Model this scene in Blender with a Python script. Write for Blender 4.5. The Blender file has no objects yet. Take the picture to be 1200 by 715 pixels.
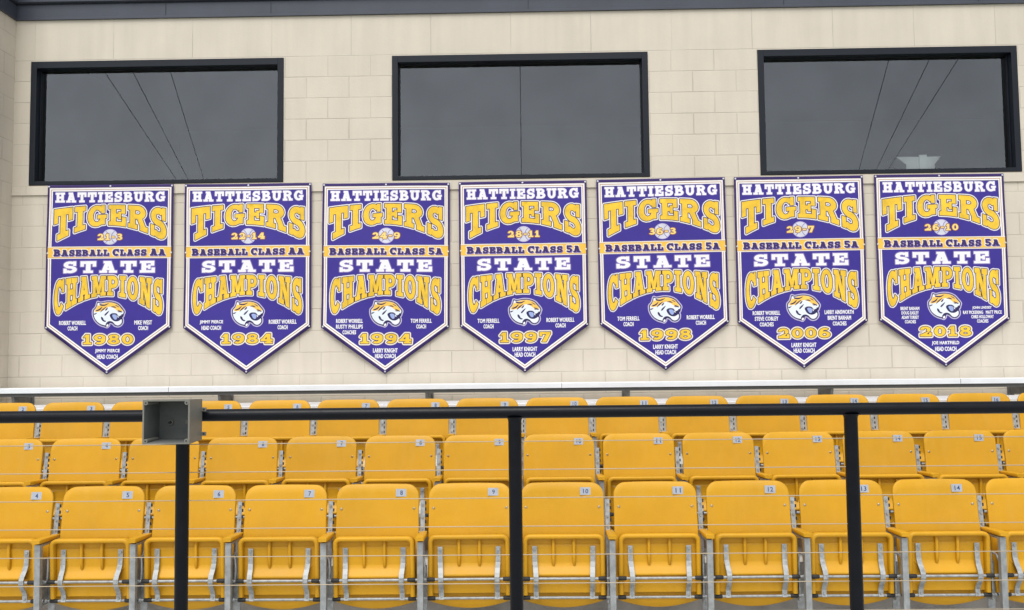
import bpy, bmesh, math, random
from mathutils import Vector, Matrix
from mathutils.geometry import delaunay_2d_cdt
random.seed(7)
R = math.radians
scene = bpy.context.scene
COL = scene.collection

# ------------------------------------------------------------------ camera
EYE = 1.524
def cam_axes(yaw, pitch, roll):
    cy, sy, cp, sp, cr, sr = math.cos(yaw), math.sin(yaw), math.cos(pitch), math.sin(pitch), math.cos(roll), math.sin(roll)
    fwd = Vector((-sy*cp, cy*cp, sp)); right = Vector((cy, sy, 0)); up = right.cross(fwd)
    return cr*right + sr*up, -sr*right + cr*up, fwd
cam_d = bpy.data.cameras.new('camera'); cam = bpy.data.objects.new('camera', cam_d); COL.objects.link(cam)
rx, ux, fx = cam_axes(.0168, .0605, -.0109)
M3 = Matrix((rx, ux, -fx)).transposed()
cam.matrix_world = Matrix.Translation((0, 0, EYE)) @ M3.to_4x4()
cam_d.sensor_fit = 'HORIZONTAL'; cam_d.sensor_width = 36.0; cam_d.lens = 36.0*1060/1200
cam_d.clip_start = .05; cam_d.clip_end = 12000
scene.camera = cam

# ------------------------------------------------------------------ sky, sun, exposure
SUN_EL, SUN_AZ = R(58), R(193)      # azimuth measured from +Y clockwise: behind and a little left of the photographer
w = bpy.data.worlds.new('World'); scene.world = w; w.use_nodes = True
nt = w.node_tree
bg = nt.nodes['Background']
sky = nt.nodes.new('ShaderNodeTexSky'); sky.sky_type = 'NISHITA'; sky.sun_disc = False
sky.sun_elevation = SUN_EL; sky.sun_rotation = SUN_AZ
sky.air_density = 1.0; sky.dust_density = 1.2; sky.ozone_density = 1.0
hs = nt.nodes.new('ShaderNodeHueSaturation'); hs.inputs['Saturation'].default_value = .22
nt.links.new(sky.outputs[0], hs.inputs['Color']); nt.links.new(hs.outputs[0], bg.inputs['Color'])
bg.inputs['Strength'].default_value = .108
sd = bpy.data.lights.new('sun', 'SUN'); sd.energy = 1.35; sd.angle = R(38); sd.color = (1, .965, .91)
so = bpy.data.objects.new('sun', sd); COL.objects.link(so)
sdir = Vector((math.sin(SUN_AZ)*math.cos(SUN_EL), math.cos(SUN_AZ)*math.cos(SUN_EL), math.sin(SUN_EL)))
so.rotation_euler = sdir.to_track_quat('Z', 'Y').to_euler(); so.location = (-10, -20, 40)
vs = scene.view_settings; vs.view_transform = 'Standard'; vs.look = 'None'; vs.gamma = 1; vs.use_curve_mapping = False
vs.exposure = .80

# ------------------------------------------------------------------ materials
def mat(name, col, rough=.6, *a, **k):
    return mat_(name, col, rough, *a, **k)
def mat_(name, col, rough=.6, metal=0, spec=.5, var=0, vscale=8, bump=0, bscale=80, detail=6, coat=0, rvar=0, ovar=0):
    m = bpy.data.materials.new(name); m.use_nodes = True
    n = m.node_tree.nodes; l = m.node_tree.links; b = n['Principled BSDF']
    b.inputs['Base Color'].default_value = (*col, 1); b.inputs['Roughness'].default_value = rough
    b.inputs['Metallic'].default_value = metal; b.inputs['Specular IOR Level'].default_value = spec
    b.inputs['Coat Weight'].default_value = coat
    tc = n.new('ShaderNodeTexCoord')
    oi = n.new('ShaderNodeObjectInfo')
    ad = n.new('ShaderNodeVectorMath'); ad.operation = 'ADD'
    mu = n.new('ShaderNodeMath'); mu.operation = 'MULTIPLY'; mu.inputs[1].default_value = 37.0
    l.new(oi.outputs['Random'], mu.inputs[0]); l.new(tc.outputs['Object'], ad.inputs[0]); l.new(mu.outputs[0], ad.inputs[1])
    if var or rvar:
        t = n.new('ShaderNodeTexNoise'); t.inputs['Scale'].default_value = vscale; t.inputs['Detail'].default_value = detail
        t.inputs['Roughness'].default_value = .6
        l.new(ad.outputs[0], t.inputs['Vector'])
        if var:
            r = n.new('ShaderNodeMapRange'); r.inputs[1].default_value = .3; r.inputs[2].default_value = .7
            r.inputs[3].default_value = 1-var; r.inputs[4].default_value = 1+var
            l.new(t.outputs['Fac'], r.inputs[0])
            mx = n.new('ShaderNodeVectorMath'); mx.operation = 'SCALE'; mx.inputs[0].default_value = col
            if ovar:   # each copy a little more or less faded
                ro = n.new('ShaderNodeMapRange'); ro.inputs[3].default_value = 1-ovar; ro.inputs[4].default_value = 1+ovar; l.new(oi.outputs['Random'], ro.inputs[0])
                mo = n.new('ShaderNodeMath'); mo.operation = 'MULTIPLY'; l.new(r.outputs[0], mo.inputs[0]); l.new(ro.outputs[0], mo.inputs[1]); l.new(mo.outputs[0], mx.inputs['Scale'])
            else: l.new(r.outputs[0], mx.inputs['Scale'])
            l.new(mx.outputs[0], b.inputs['Base Color'])
        if rvar:
            r2 = n.new('ShaderNodeMapRange'); r2.inputs[1].default_value = .3; r2.inputs[2].default_value = .7
            r2.inputs[3].default_value = rough-rvar; r2.inputs[4].default_value = rough+rvar
            l.new(t.outputs['Fac'], r2.inputs[0]); l.new(r2.outputs[0], b.inputs['Roughness'])
    if bump:
        t = n.new('ShaderNodeTexNoise'); t.inputs['Scale'].default_value = bscale; t.inputs['Detail'].default_value = 4
        l.new(ad.outputs[0], t.inputs['Vector'])
        bp = n.new('ShaderNodeBump'); bp.inputs['Strength'].default_value = 1; bp.inputs['Distance'].default_value = bump
        l.new(t.outputs['Fac'], bp.inputs['Height']); l.new(bp.outputs[0], b.inputs['Normal'])
    return m

def cmu(name, along, s_along, s_up, row, bw, joint=.006, offset=.5, dark=.93):
    """painted concrete masonry: running-bond joints pressed in by bump, joints slightly darker in colour, roller-paint mottling"""
    m = bpy.data.materials.new(name); m.use_nodes = True
    n = m.node_tree.nodes; l = m.node_tree.links; b = n['Principled BSDF']
    b.inputs['Roughness'].default_value = .72; b.inputs['Specular IOR Level'].default_value = .3
    tc = n.new('ShaderNodeTexCoord'); sx = n.new('ShaderNodeSeparateXYZ'); l.new(tc.outputs['Object'], sx.inputs[0])
    a1 = n.new('ShaderNodeMath'); a1.inputs[1].default_value = s_along; l.new(sx.outputs[along], a1.inputs[0])
    a2 = n.new('ShaderNodeMath'); a2.inputs[1].default_value = s_up; l.new(sx.outputs['Z'], a2.inputs[0])
    cx = n.new('ShaderNodeCombineXYZ'); l.new(a1.outputs[0], cx.inputs[0]); l.new(a2.outputs[0], cx.inputs[1])
    br = n.new('ShaderNodeTexBrick'); br.offset = offset; br.inputs['Scale'].default_value = 1
    br.inputs['Brick Width'].default_value = bw; br.inputs['Row Height'].default_value = row
    br.inputs['Mortar Size'].default_value = joint; br.inputs['Mortar Smooth'].default_value = .6
    br.inputs['Color1'].default_value = (1, 1, 1, 1); br.inputs['Color2'].default_value = (.985, .985, .985, 1); br.inputs['Mortar'].default_value = (.9, .9, .9, 1)
    l.new(cx.outputs[0], br.inputs['Vector'])
    # joints vary: some nearly filled with paint
    nj = n.new('ShaderNodeTexNoise'); nj.inputs['Scale'].default_value = 1.7; nj.inputs['Detail'].default_value = 3; l.new(tc.outputs['Object'], nj.inputs['Vector'])
    rj = n.new('ShaderNodeMapRange'); rj.inputs[1].default_value = .38; rj.inputs[2].default_value = .62; rj.inputs[3].default_value = .25; rj.inputs[4].default_value = 1
    l.new(nj.outputs['Fac'], rj.inputs[0])
    jf = n.new('ShaderNodeMath'); jf.operation = 'MULTIPLY'; l.new(br.outputs['Fac'], jf.inputs[0]); l.new(rj.outputs[0], jf.inputs[1])
    base = (.652, .590, .497)
    n1 = n.new('ShaderNodeTexNoise'); n1.inputs['Scale'].default_value = 2.2; n1.inputs['Detail'].default_value = 7; n1.inputs['Roughness'].default_value = .65
    l.new(tc.outputs['Object'], n1.inputs['Vector'])
    r1 = n.new('ShaderNodeMapRange'); r1.inputs[1].default_value = .3; r1.inputs[2].default_value = .7; r1.inputs[3].default_value = .96; r1.inputs[4].default_value = 1.03
    l.new(n1.outputs['Fac'], r1.inputs[0])
    # faint run-down streaks
    mp = n.new('ShaderNodeMapping'); mp.inputs['Scale'].default_value = (9, 9, .7); l.new(tc.outputs['Object'], mp.inputs[0])
    n3 = n.new('ShaderNodeTexNoise'); n3.inputs['Scale'].default_value = 1; n3.inputs['Detail'].default_value = 5; l.new(mp.outputs[0], n3.inputs['Vector'])
    r3 = n.new('ShaderNodeMapRange'); r3.inputs[1].default_value = .35; r3.inputs[2].default_value = .75; r3.inputs[3].default_value = 1.02; r3.inputs[4].default_value = .94
    l.new(n3.outputs['Fac'], r3.inputs[0])
    mm = n.new('ShaderNodeMath'); mm.operation = 'MULTIPLY'; l.new(r1.outputs[0], mm.inputs[0]); l.new(r3.outputs[0], mm.inputs[1])
    sc = n.new('ShaderNodeVectorMath'); sc.operation = 'SCALE'; sc.inputs[0].default_value = base; l.new(mm.outputs[0], sc.inputs['Scale'])
    m2 = n.new('ShaderNodeVectorMath'); m2.operation = 'MULTIPLY'; l.new(sc.outputs[0], m2.inputs[0]); l.new(br.outputs['Color'], m2.inputs[1])
    dk = n.new('ShaderNodeMapRange'); dk.inputs[3].default_value = 1; dk.inputs[4].default_value = dark; l.new(jf.outputs[0], dk.inputs[0])
    s2 = n.new('ShaderNodeVectorMath'); s2.operation = 'SCALE'; l.new(m2.outputs[0], s2.inputs[0]); l.new(dk.outputs[0], s2.inputs['Scale'])
    l.new(s2.outputs[0], b.inputs['Base Color'])
    n2 = n.new('ShaderNodeTexNoise'); n2.inputs['Scale'].default_value = 55; n2.inputs['Detail'].default_value = 5; l.new(tc.outputs['Object'], n2.inputs['Vector'])
    k = n.new('ShaderNodeMath'); k.operation = 'MULTIPLY_ADD'; k.inputs[1].default_value = -1.0
    l.new(jf.outputs[0], k.inputs[0])
    k2 = n.new('ShaderNodeMath'); k2.operation = 'MULTIPLY'; k2.inputs[1].default_value = .35; l.new(n2.outputs['Fac'], k2.inputs[0]); l.new(k2.outputs[0], k.inputs[2])
    bp = n.new('ShaderNodeBump'); bp.inputs['Distance'].default_value = .0028; bp.inputs['Strength'].default_value = 1
    l.new(k.outputs[0], bp.inputs['Height']); l.new(bp.outputs[0], b.inputs['Normal'])
    return m

M = {}
M['cmu_up'] = cmu('painted_block', 'X', .2523, -3.2805, .2105, .4226)
M['cmu_low'] = cmu('painted_block_low', 'X', .10, -3.095+20*.2113, .2113, .4226)
M['cmu_lintel'] = cmu('painted_block_lintel', 'X', .13, -4.5435+.4075*4, .4075, .79, joint=.003, offset=0, dark=.94)
M['cmu_sill'] = cmu('painted_block_sill', 'X', .02, -3.19+.0905*4, .0905, 1.4, joint=.003)
M['cmu_side'] = cmu('painted_block_side', 'Y', .1, -3.095+20*.2113, .2113, .4226)
M['fascia'] = mat('dark_metal_trim', (.050, .057, .078), .5, .0, .5, var=.12, vscale=3)
M['frame'] = mat('dark_bronze_frame', (.006, .009, .016), .42, 0, .34, var=.15, vscale=12)
M['room'] = mat('dark_room', (.022, .024, .026), .9, 0, .1)
M['white_stand'] = mat('pale_painted_stand', (.88, .90, .87), .5)
M['yellow'] = mat('yellow_plastic', (.605, .312, .010), .44, 0, .32, var=.06, vscale=4, ovar=.05, bump=.0006, bscale=220, rvar=.06)
M['galv'] = mat('galvanised_steel', (.36, .38, .385), .55, .45, .5, var=.30, vscale=38, rvar=.1)
M['galv_post'] = mat('weathered_galvanised', (.36, .38, .385), .5, .55, .5, var=.22, vscale=24, rvar=.1)
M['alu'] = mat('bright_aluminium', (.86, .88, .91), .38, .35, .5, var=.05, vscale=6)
M['alu_dark'] = mat('shaded_mill_aluminium', (.10, .10, .095), .6, .2, .4, var=.1)  # much darker aluminium: the shade below the plank is put into the colour
M['bracket'] = mat('dull_bracket_metal', (.17, .17, .165), .55, .3, .4, var=.2, vscale=20)
M['rubber'] = mat('black_rubber', (.018, .018, .018), .65)
M['rail'] = mat('black_rail_paint', (.003, .004, .007), .36, 0, .22, var=.2, vscale=15, rvar=.08, bump=.0004, bscale=120)
M['cable'] = mat('stainless_cable', (.46, .38, .27), .5, .3)
M['pvc'] = mat('grey_pvc', (.185, .18, .155), .5, 0, .4, var=.08, vscale=18)
M['pvc_in'] = mat('grey_pvc_inside', (.125, .135, .13), .6, 0, .3, var=.12, vscale=18)  # darker copy of the pvc: shade inside the open box put into the colour
M['concrete'] = mat('concrete', (.47, .47, .45), .9, 0, .2, var=.25, vscale=3.5, bump=.003, bscale=60)
M['plate'] = mat('silver_plate', (.42, .45, .51), .4, .35, .5, var=.1, vscale=30)
M['numeral'] = mat('blue_ink', (.02, .06, .17), .5)
M['bolt'] = mat('zinc_bolt', (.55, .50, .38), .3, .8)
M['wire'] = mat('black_wire', (.01, .01, .01), .6)
M['pole'] = mat('weathered_wood_pole', (.12, .09, .06), .9, var=.2)
# banner inks
def ink(name, c, var=.03): return mat(name, c, .38, 0, .42, var=var, vscale=14)
PURPLE = ink('purple_ink', (.038, .022, .268), .05); DKPURPLE = ink('dark_purple_ink', (.036, .015, .125), .05); NAVY = ink('navy_ink', (.018, .012, .085))
WHITE = ink('white_ink', (.86, .85, .88)); CREAM = ink('cream_ink', (.84, .76, .62)); GOLDLINE = ink('gold_line_ink', (.50, .29, .13))
GOLD = mat('gold_ink', (.86, .545, .038), .38, 0, .42, var=.17, vscale=11); BAND = mat('band_gold_ink', (.90, .54, .07), .38, 0, .42, var=.06, vscale=12)
LAV = ink('lavender_ink', (.22, .16, .46))
PALELAV = ink('pale_lavender_ink', (.52, .47, .70)); PALE = ink('pale_blue_ink', (.78, .84, .90)); ORANGE = ink('orange_ink', (.92, .56, .10), .12); MOUTH = ink('mouth_blue_ink', (.33, .42, .75))
TAN = ink('tan_outline_ink', (.58, .50, .52)); RECORD = ink('record_yellow_ink', (.90, .68, .22)); RUST = ink('rust_outline_ink', (.30, .09, .06)); BALL = ink('ball_grey_ink', (.64, .65, .74), .1)
GROMMET = mat('grommet_metal', (.75, .75, .78), .3, .8)

def weather_yellow(m):
    """sun-bleached dust and run-down water streaks over the plastic"""
    n = m.node_tree.nodes; l = m.node_tree.links; b = n['Principled BSDF']
    src = b.inputs['Base Color'].links[0].from_socket
    tc = n.new('ShaderNodeTexCoord'); oi = n.new('ShaderNodeObjectInfo')
    mu = n.new('ShaderNodeMath'); mu.operation = 'MULTIPLY'; mu.inputs[1].default_value = 53.0; l.new(oi.outputs['Random'], mu.inputs[0])
    ad = n.new('ShaderNodeVectorMath'); ad.operation = 'ADD'; l.new(tc.outputs['Object'], ad.inputs[0]); l.new(mu.outputs[0], ad.inputs[1])
    mp = n.new('ShaderNodeMapping'); mp.inputs['Scale'].default_value = (26, 26, 2.2); l.new(ad.outputs[0], mp.inputs[0])
    t1 = n.new('ShaderNodeTexNoise'); t1.inputs['Scale'].default_value = 1; t1.inputs['Detail'].default_value = 6; l.new(mp.outputs[0], t1.inputs['Vector'])
    t2 = n.new('ShaderNodeTexNoise'); t2.inputs['Scale'].default_value = 3.0; t2.inputs['Detail'].default_value = 8; t2.inputs['Roughness'].default_value = .7; l.new(ad.outputs[0], t2.inputs['Vector'])
    mm = n.new('ShaderNodeMath'); mm.operation = 'MULTIPLY'; l.new(t1.outputs['Fac'], mm.inputs[0]); l.new(t2.outputs['Fac'], mm.inputs[1])
    r = n.new('ShaderNodeMapRange'); r.inputs[1].default_value = .22; r.inputs[2].default_value = .42; r.inputs[3].default_value = 0; r.inputs[4].default_value = .11; l.new(mm.outputs[0], r.inputs[0])
    mx = n.new('ShaderNodeMix'); mx.data_type = 'RGBA'; mx.inputs[7].default_value = (.66, .42, .11, 1)
    l.new(r.outputs[0], mx.inputs[0]); l.new(src, mx.inputs[6]); l.new(mx.outputs[2], b.inputs['Base Color'])
weather_yellow(M['yellow'])

def mk_glass():
    m = bpy.data.materials.new('window_glass'); m.use_nodes = True
    n = m.node_tree.nodes; l = m.node_tree.links; n.remove(n['Principled BSDF'])
    out = n['Material Output']; tr = n.new('ShaderNodeBsdfTransparent'); tr.inputs[0].default_value = (.95, .97, .97, 1)
    gl = n.new('ShaderNodeBsdfGlossy'); gl.inputs['Roughness'].default_value = .0; gl.inputs['Color'].default_value = (.90, .94, .98, 1)
    fr = n.new('ShaderNodeFresnel'); fr.inputs['IOR'].default_value = 2.05
    tc = n.new('ShaderNodeTexCoord'); nz = n.new('ShaderNodeTexNoise'); nz.inputs['Scale'].default_value = 2.4; nz.inputs['Detail'].default_value = 7; nz.inputs['Roughness'].default_value = .62
    l.new(tc.outputs['Object'], nz.inputs['Vector'])   # film of dust on the pane
    rg = n.new('ShaderNodeMapRange'); rg.inputs[1].default_value = .3; rg.inputs[2].default_value = .7; rg.inputs[3].default_value = .93; rg.inputs[4].default_value = 1.10; l.new(nz.outputs['Fac'], rg.inputs[0])
    mq = n.new('ShaderNodeMath'); mq.operation = 'MULTIPLY'; l.new(fr.outputs[0], mq.inputs[0]); l.new(rg.outputs[0], mq.inputs[1])
    mx = n.new('ShaderNodeMixShader'); l.new(mq.outputs[0], mx.inputs[0]); l.new(tr.outputs[0], mx.inputs[1]); l.new(gl.outputs[0], mx.inputs[2])
    l.new(mx.outputs[0], out.inputs[0]); return m
M['glass'] = mk_glass()

def mk_ground():
    m = bpy.data.materials.new('ballpark_ground'); m.use_nodes = True
    n = m.node_tree.nodes; l = m.node_tree.links; b = n['Principled BSDF']; b.inputs['Roughness'].default_value = .95
    tc = n.new('ShaderNodeTexCoord'); nz = n.new('ShaderNodeTexNoise'); nz.inputs['Scale'].default_value = .6; nz.inputs['Detail'].default_value = 8
    l.new(tc.outputs['Object'], nz.inputs['Vector'])
    mx = n.new('ShaderNodeMix'); mx.data_type = 'RGBA'; mx.inputs[6].default_value = (.05, .09, .025, 1); mx.inputs[7].default_value = (.10, .13, .05, 1)
    l.new(nz.outputs['Fac'], mx.inputs[0]); l.new(mx.outputs[2], b.inputs['Base Color']); return m
M['turf'] = mk_ground()

# ------------------------------------------------------------------ mesh helpers
class MB:
    def __init__(s): s.v = []; s.f = []; s.m = []; s.sm = []
    def add(s, vs, fs, mi=0, smooth=False):
        o = len(s.v); s.v += [tuple(p) for p in vs]
        for f in fs: s.f.append(tuple(i+o for i in f)); s.m.append(mi); s.sm.append(smooth)
    def box(s, x0, x1, y0, y1, z0, z1, mi=0, c=0):
        if c:
            bm = bmesh.new(); bmesh.ops.create_cube(bm, size=1)
            bmesh.ops.scale(bm, vec=(x1-x0, y1-y0, z1-z0), verts=bm.verts)
            bmesh.ops.translate(bm, vec=((x0+x1)/2, (y0+y1)/2, (z0+z1)/2), verts=bm.verts)
            bmesh.ops.bevel(bm, geom=bm.edges[:], offset=c, segments=2, affect='EDGES', profile=.6)
            bm.verts.index_update(); s.add([v.co[:] for v in bm.verts], [[v.index for v in f.verts] for f in bm.faces], mi, False); bm.free(); return s
        s.add([(x0,y0,z0),(x1,y0,z0),(x1,y1,z0),(x0,y1,z0),(x0,y0,z1),(x1,y0,z1),(x1,y1,z1),(x0,y1,z1)],
              [(0,3,2,1),(4,5,6,7),(0,1,5,4),(1,2,6,5),(2,3,7,6),(3,0,4,7)], mi); return s
    def tube(s, pts, r, n=12, mi=0, cap=True, rs=None):
        pts = [Vector(p) for p in pts]; rings = []
        for i, p in enumerate(pts):
            d = (pts[min(i+1, len(pts)-1)] - pts[max(i-1, 0)]).normalized()
            a = d.orthogonal().normalized() if i == 0 else (rings_a - d*rings_a.dot(d)).normalized()
            rings_a = a; b = d.cross(a); rr = rs[i] if rs else r
            rings.append([p + rr*(math.cos(2*math.pi*k/n)*a + math.sin(2*math.pi*k/n)*b) for k in range(n)])
        vs = [q for ring in rings for q in ring]; fs = []
        for i in range(len(pts)-1):
            for k in range(n): fs.append((i*n+k, i*n+(k+1) % n, (i+1)*n+(k+1) % n, (i+1)*n+k))
        s.add(vs, fs, mi, True)
        if cap:
            s.add(rings[0][::-1], [tuple(range(n))], mi); s.add(rings[-1], [tuple(range(n))], mi)
        return s
    def sweep(s, path, prof, mi=0, smooth=True, closed_prof=True):
        """path: list of (point, side, out) frames; prof: list of (a, b) in side/out axes"""
        n = len(prof); vs = []
        for p, a, b in path:
            for u, v in prof: vs.append(Vector(p) + Vector(a)*u + Vector(b)*v)
        fs = []
        for i in range(len(path)-1):
            for k in range(n if closed_prof else n-1): fs.append((i*n+k, i*n+(k+1) % n, (i+1)*n+(k+1) % n, (i+1)*n+k))
        s.add(vs, fs, mi, smooth)
        if closed_prof: s.add(vs[:n], [tuple(range(n))[::-1]], mi); s.add(vs[-n:], [tuple(range(n))], mi)
        return s
    def build(s, name, mats, parent=None, recalc=True):
        me = bpy.data.meshes.new(name); me.from_pydata(s.v, [], s.f)
        for m in (mats if isinstance(mats, (list, tuple)) else [mats]): me.materials.append(m)
        me.polygons.foreach_set('material_index', s.m); me.polygons.foreach_set('use_smooth', s.sm)
        if recalc:
            bm = bmesh.new(); bm.from_mesh(me); bmesh.ops.recalc_face_normals(bm, faces=bm.faces); bm.to_mesh(me); bm.free()
        me.update(); o = bpy.data.objects.new(name, me); COL.objects.link(o)
        if parent: o.parent = parent
        return o
def tag(o, label, cat, group=None, kind=None):
    if label: o['label'] = label
    if cat: o['category'] = cat
    if group: o['group'] = group
    if kind: o['kind'] = kind
    return o
def empty(name, loc=(0, 0, 0)):
    o = bpy.data.objects.new(name, None); o.location = loc; o.empty_display_size = .2; COL.objects.link(o); return o
def structure(o): o['kind'] = 'structure'; return o

# ------------------------------------------------------------------ ground and concrete steps
D = 8.75; PITCH = .5345; RISE = .2112
ROWY = [5.3076, 6.1458, 6.984]; ROWX = [.190, .201, .219]
g = MB(); g.add([(-5000, -5000, -.02), (5000, -5000, -.02), (5000, 5000, -.02), (-5000, 5000, -.02)], [(0, 1, 2, 3)])
structure(g.build('ground', M['turf']))
st = MB(); st.add([(-9, -4, 0), (9, -4, 0), (9, ROWY[0]+.22, 0), (-9, ROWY[0]+.22, 0)], [(0, 1, 2, 3)])
ys = [y+.22 for y in ROWY] + [D]
prof = [(ys[0], 0), (ys[0], RISE), (ys[1], RISE), (ys[1], 2*RISE), (ys[2], 2*RISE), (ys[2], 3*RISE), (D+.1, 3*RISE)]
for (a, za), (b, zb) in zip(prof[:-1], prof[1:]):
    st.add([(-5.06, a, za), (7, a, za), (7, b, zb), (-5.06, b, zb)], [(0, 1, 2, 3)])
structure(st.build('concrete_steps', M['concrete']))

# ------------------------------------------------------------------ press box building
bld = empty('press_box', (0, 0, 0))
tag(bld, 'cream painted block press box with three dark framed windows above the yellow seats', 'building')
XL, XR = -5.065, 6.6
WX = [-4.8996 + i*3.5923 for i in range(3)]; WW = 2.5208; WZ0, WZ1 = 3.2890, 4.5335
Z1, Z2, Z3, Z4 = 3.19, 3.2805, 4.5435, 4.951
wl = MB()
xs = [XL]
for x in WX: xs += [x, x+WW]
xs.append(XR)
for i in range(len(xs)-1):
    a, b = xs[i], xs[i+1]
    zz = [(Z2, Z3)] if i % 2 == 0 else [(Z2, WZ0), (WZ1, Z3)]
    for z0, z1 in zz: wl.add([(a, D, z0), (b, D, z0), (b, D, z1), (a, D, z1)], [(0, 1, 2, 3)])
    if i % 2:   # returns of the opening
        wl.add([(a, D, WZ0), (b, D, WZ0), (b, D, WZ1), (a, D, WZ1), (a, D+.2, WZ0), (b, D+.2, WZ0), (b, D+.2, WZ1), (a, D+.2, WZ1)],
               [(0, 1, 5, 4), (1, 2, 6, 5), (2, 3, 7, 6), (3, 0, 4, 7)])
wl.build('wall', M['cmu_up'], bld, recalc=False)
lw = MB(); lw.add([(XL, D, 0), (XR, D, 0), (XR, D, Z1-.002), (XL, D, Z1-.002)], [(0, 1, 2, 3)]); lw.build('lower_wall', M['cmu_low'], bld)
MB().box(XL+.002, XR, D-.014, D+.1, Z1, Z2).build('sill_course', M['cmu_sill'], bld)
lt = MB(); lt.add([(XL, D, Z3), (XR, D, Z3), (XR, D, Z4+.05), (XL, D, Z4+.05)], [(0, 1, 2, 3)]); lt.build('lintel_course', M['cmu_lintel'], bld)
sw = MB().box(XL-.35, XL, 8.36, D+.1, 0, Z4+.05); sw.build('side_wall', M['cmu_side'], bld)
# metal roof trim: flat band, drip groove, upper gutter face; mitred round the inner corner
fa = MB()
P = [(0.0, Z4), (-.022, Z4), (-.022, Z4+.022), (-.014, Z4+.026), (-.014, 5.100), (.0, 5.104), (.0, 5.114), (-.040, 5.120), (-.046, 5.126), (-.046, 5.42), (.1, 5.45)]
def fpt(o, z, k): # k: path station
    if k == 0: return (XL - o, 8.30, z)
    if k == 1: return (XL - o, D + o, z)
    return (XR, D + o, z)
vs_ = [fpt(o, z, k) for k in range(3) for o, z in P]; n_ = len(P); fs_ = []
for k in range(2):
    for i in range(n_-1): fs_.append((k*n_+i, k*n_+i+1, (k+1)*n_+i+1, (k+1)*n_+i))
fa.add(vs_, fs_)
fa.build('roof_trim', M['fascia'], bld)
for x in (-3.556, -2.506, .045, 2.554, 4.45):
    MB().box(x-.0025, x+.0025, D-.0165, D-.010, Z4+.027, 5.098).build('trim_seam', M['frame'], bld)
rf = MB(); rf.box(XL-.4, XR, D+.02, 13.5, 5.46, 5.5); rf.build('roof', M['fascia'], bld)
# dark room behind the glass
rm = MB(); a, b, y0, y1, z0, z1 = XL+.02, XR, D+.21, 12.9, 2.7, 4.9
rm.add([(a,y0,z0),(b,y0,z0),(b,y1,z0),(a,y1,z0),(a,y0,z1),(b,y0,z1),(b,y1,z1),(a,y1,z1)], [(0,1,2,3),(4,7,6,5),(1,5,6,2),(2,6,7,3),(3,7,4,0)])
for i in range(len(xs)-1):   # inner face of the front wall around the openings
    aa, bb = max(xs[i], a), xs[i+1]
    zz = [(z0, z1)] if i % 2 == 0 else [(z0, WZ0), (WZ1, z1)]
    for q0, q1 in zz: rm.add([(aa, y0, q0), (bb, y0, q0), (bb, y0, q1), (aa, y0, q1)], [(0, 1, 2, 3)])
rm.build('room_interior', M['room'], bld, recalc=False)
GY = D + .085
wl_labels = ['left window with dark frame reflecting three cables', 'middle window split by a thin centre seam', 'right window with cable reflections and a pale stand behind it']
for i, x0 in enumerate(WX):
    x1 = x0 + WW; fw = .060; f = MB()
    # outer frame, 12 mm proud of the wall, returning to the glass line
    o0, o1, i0, i1 = x0+.002, x1-.002, x0+fw, x1-fw
    b0, b1, c0, c1 = WZ0+.002, WZ1-.002, WZ0+.040, WZ1-.070
    yf = D-.012
    f.box(o0, i0, yf, GY+.03, b0, b1, 0, .003); f.box(i1, o1, yf, GY+.03, b0, b1, 0, .003)
    f.box(i0, i1, yf, GY+.03, c1, b1, 0, .003); f.box(i0, i1, yf, GY+.03, b0, c0, 0, .003)
    # inner sash stepped back
    for (p0, p1, q0, q1) in ((i0, i0+.010, c0, c1), (i1-.010, i1, c0, c1), (i0+.010, i1-.010, c1-.003, c1), (i0+.010, i1-.010, c0, c0+.010)):
        f.box(p0, p1, GY-.025, GY+.02, q0, q1, 0, .002)
    wo = f.build('window', M['frame'], bld); wo['label'] = wl_labels[i]
    gx0, gx1, gz0, gz1 = i0+.010, i1-.010, c0+.010, c1-.003
    mid = (gx0+gx1)/2 + .005
    panes = [(gx0, mid-.004), (mid+.004, gx1)] if i == 1 else [(gx0, gx1)]
    for p, q in panes:
        gm = MB(); gm.add([(p, GY, gz0), (q, GY, gz0), (q, GY, gz1), (p, GY, gz1)], [(0, 1, 2, 3)]); gm.build('glass_pane', M['glass'], wo, recalc=False)
    if i == 1: MB().box(mid-.004, mid+.004, GY-.006, GY+.01, gz0, gz1).build('pane_seam', M['frame'], wo)
# pale flared stand just behind the right pane
sm = MB(); yb = 8.852; ks = 8.852/9.2
def fx_(x): return x*ks
def fz_(z): return EYE + (z-EYE)*ks
def flare(x0, x1, x2, x3, z0, z1, ya, yb_):
    return [(x0,ya,z0),(x1,ya,z0),(x1,yb_,z0),(x0,yb_,z0),(x2,ya,z1),(x3,ya,z1),(x3,yb_,z1),(x2,yb_,z1)]
BF = [(0,3,2,1),(4,5,6,7),(0,1,5,4),(1,2,6,5),(2,3,7,6),(3,0,4,7)]
sm.box(fx_(3.886), fx_(4.175), yb, yb+.22, 2.75, fz_(3.470))
sm.add(flare(fx_(3.886), fx_(4.175), fx_(3.785), fx_(4.236), fz_(3.470), fz_(3.549), yb, yb+.22), BF)
sm.box(fx_(4.015), fx_(4.092), yb-.012, yb, 2.75, fz_(3.566))
tag(sm.build('display_stand', M['white_stand']), 'pale flared stand showing at the bottom of the right window', 'stand')

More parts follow.
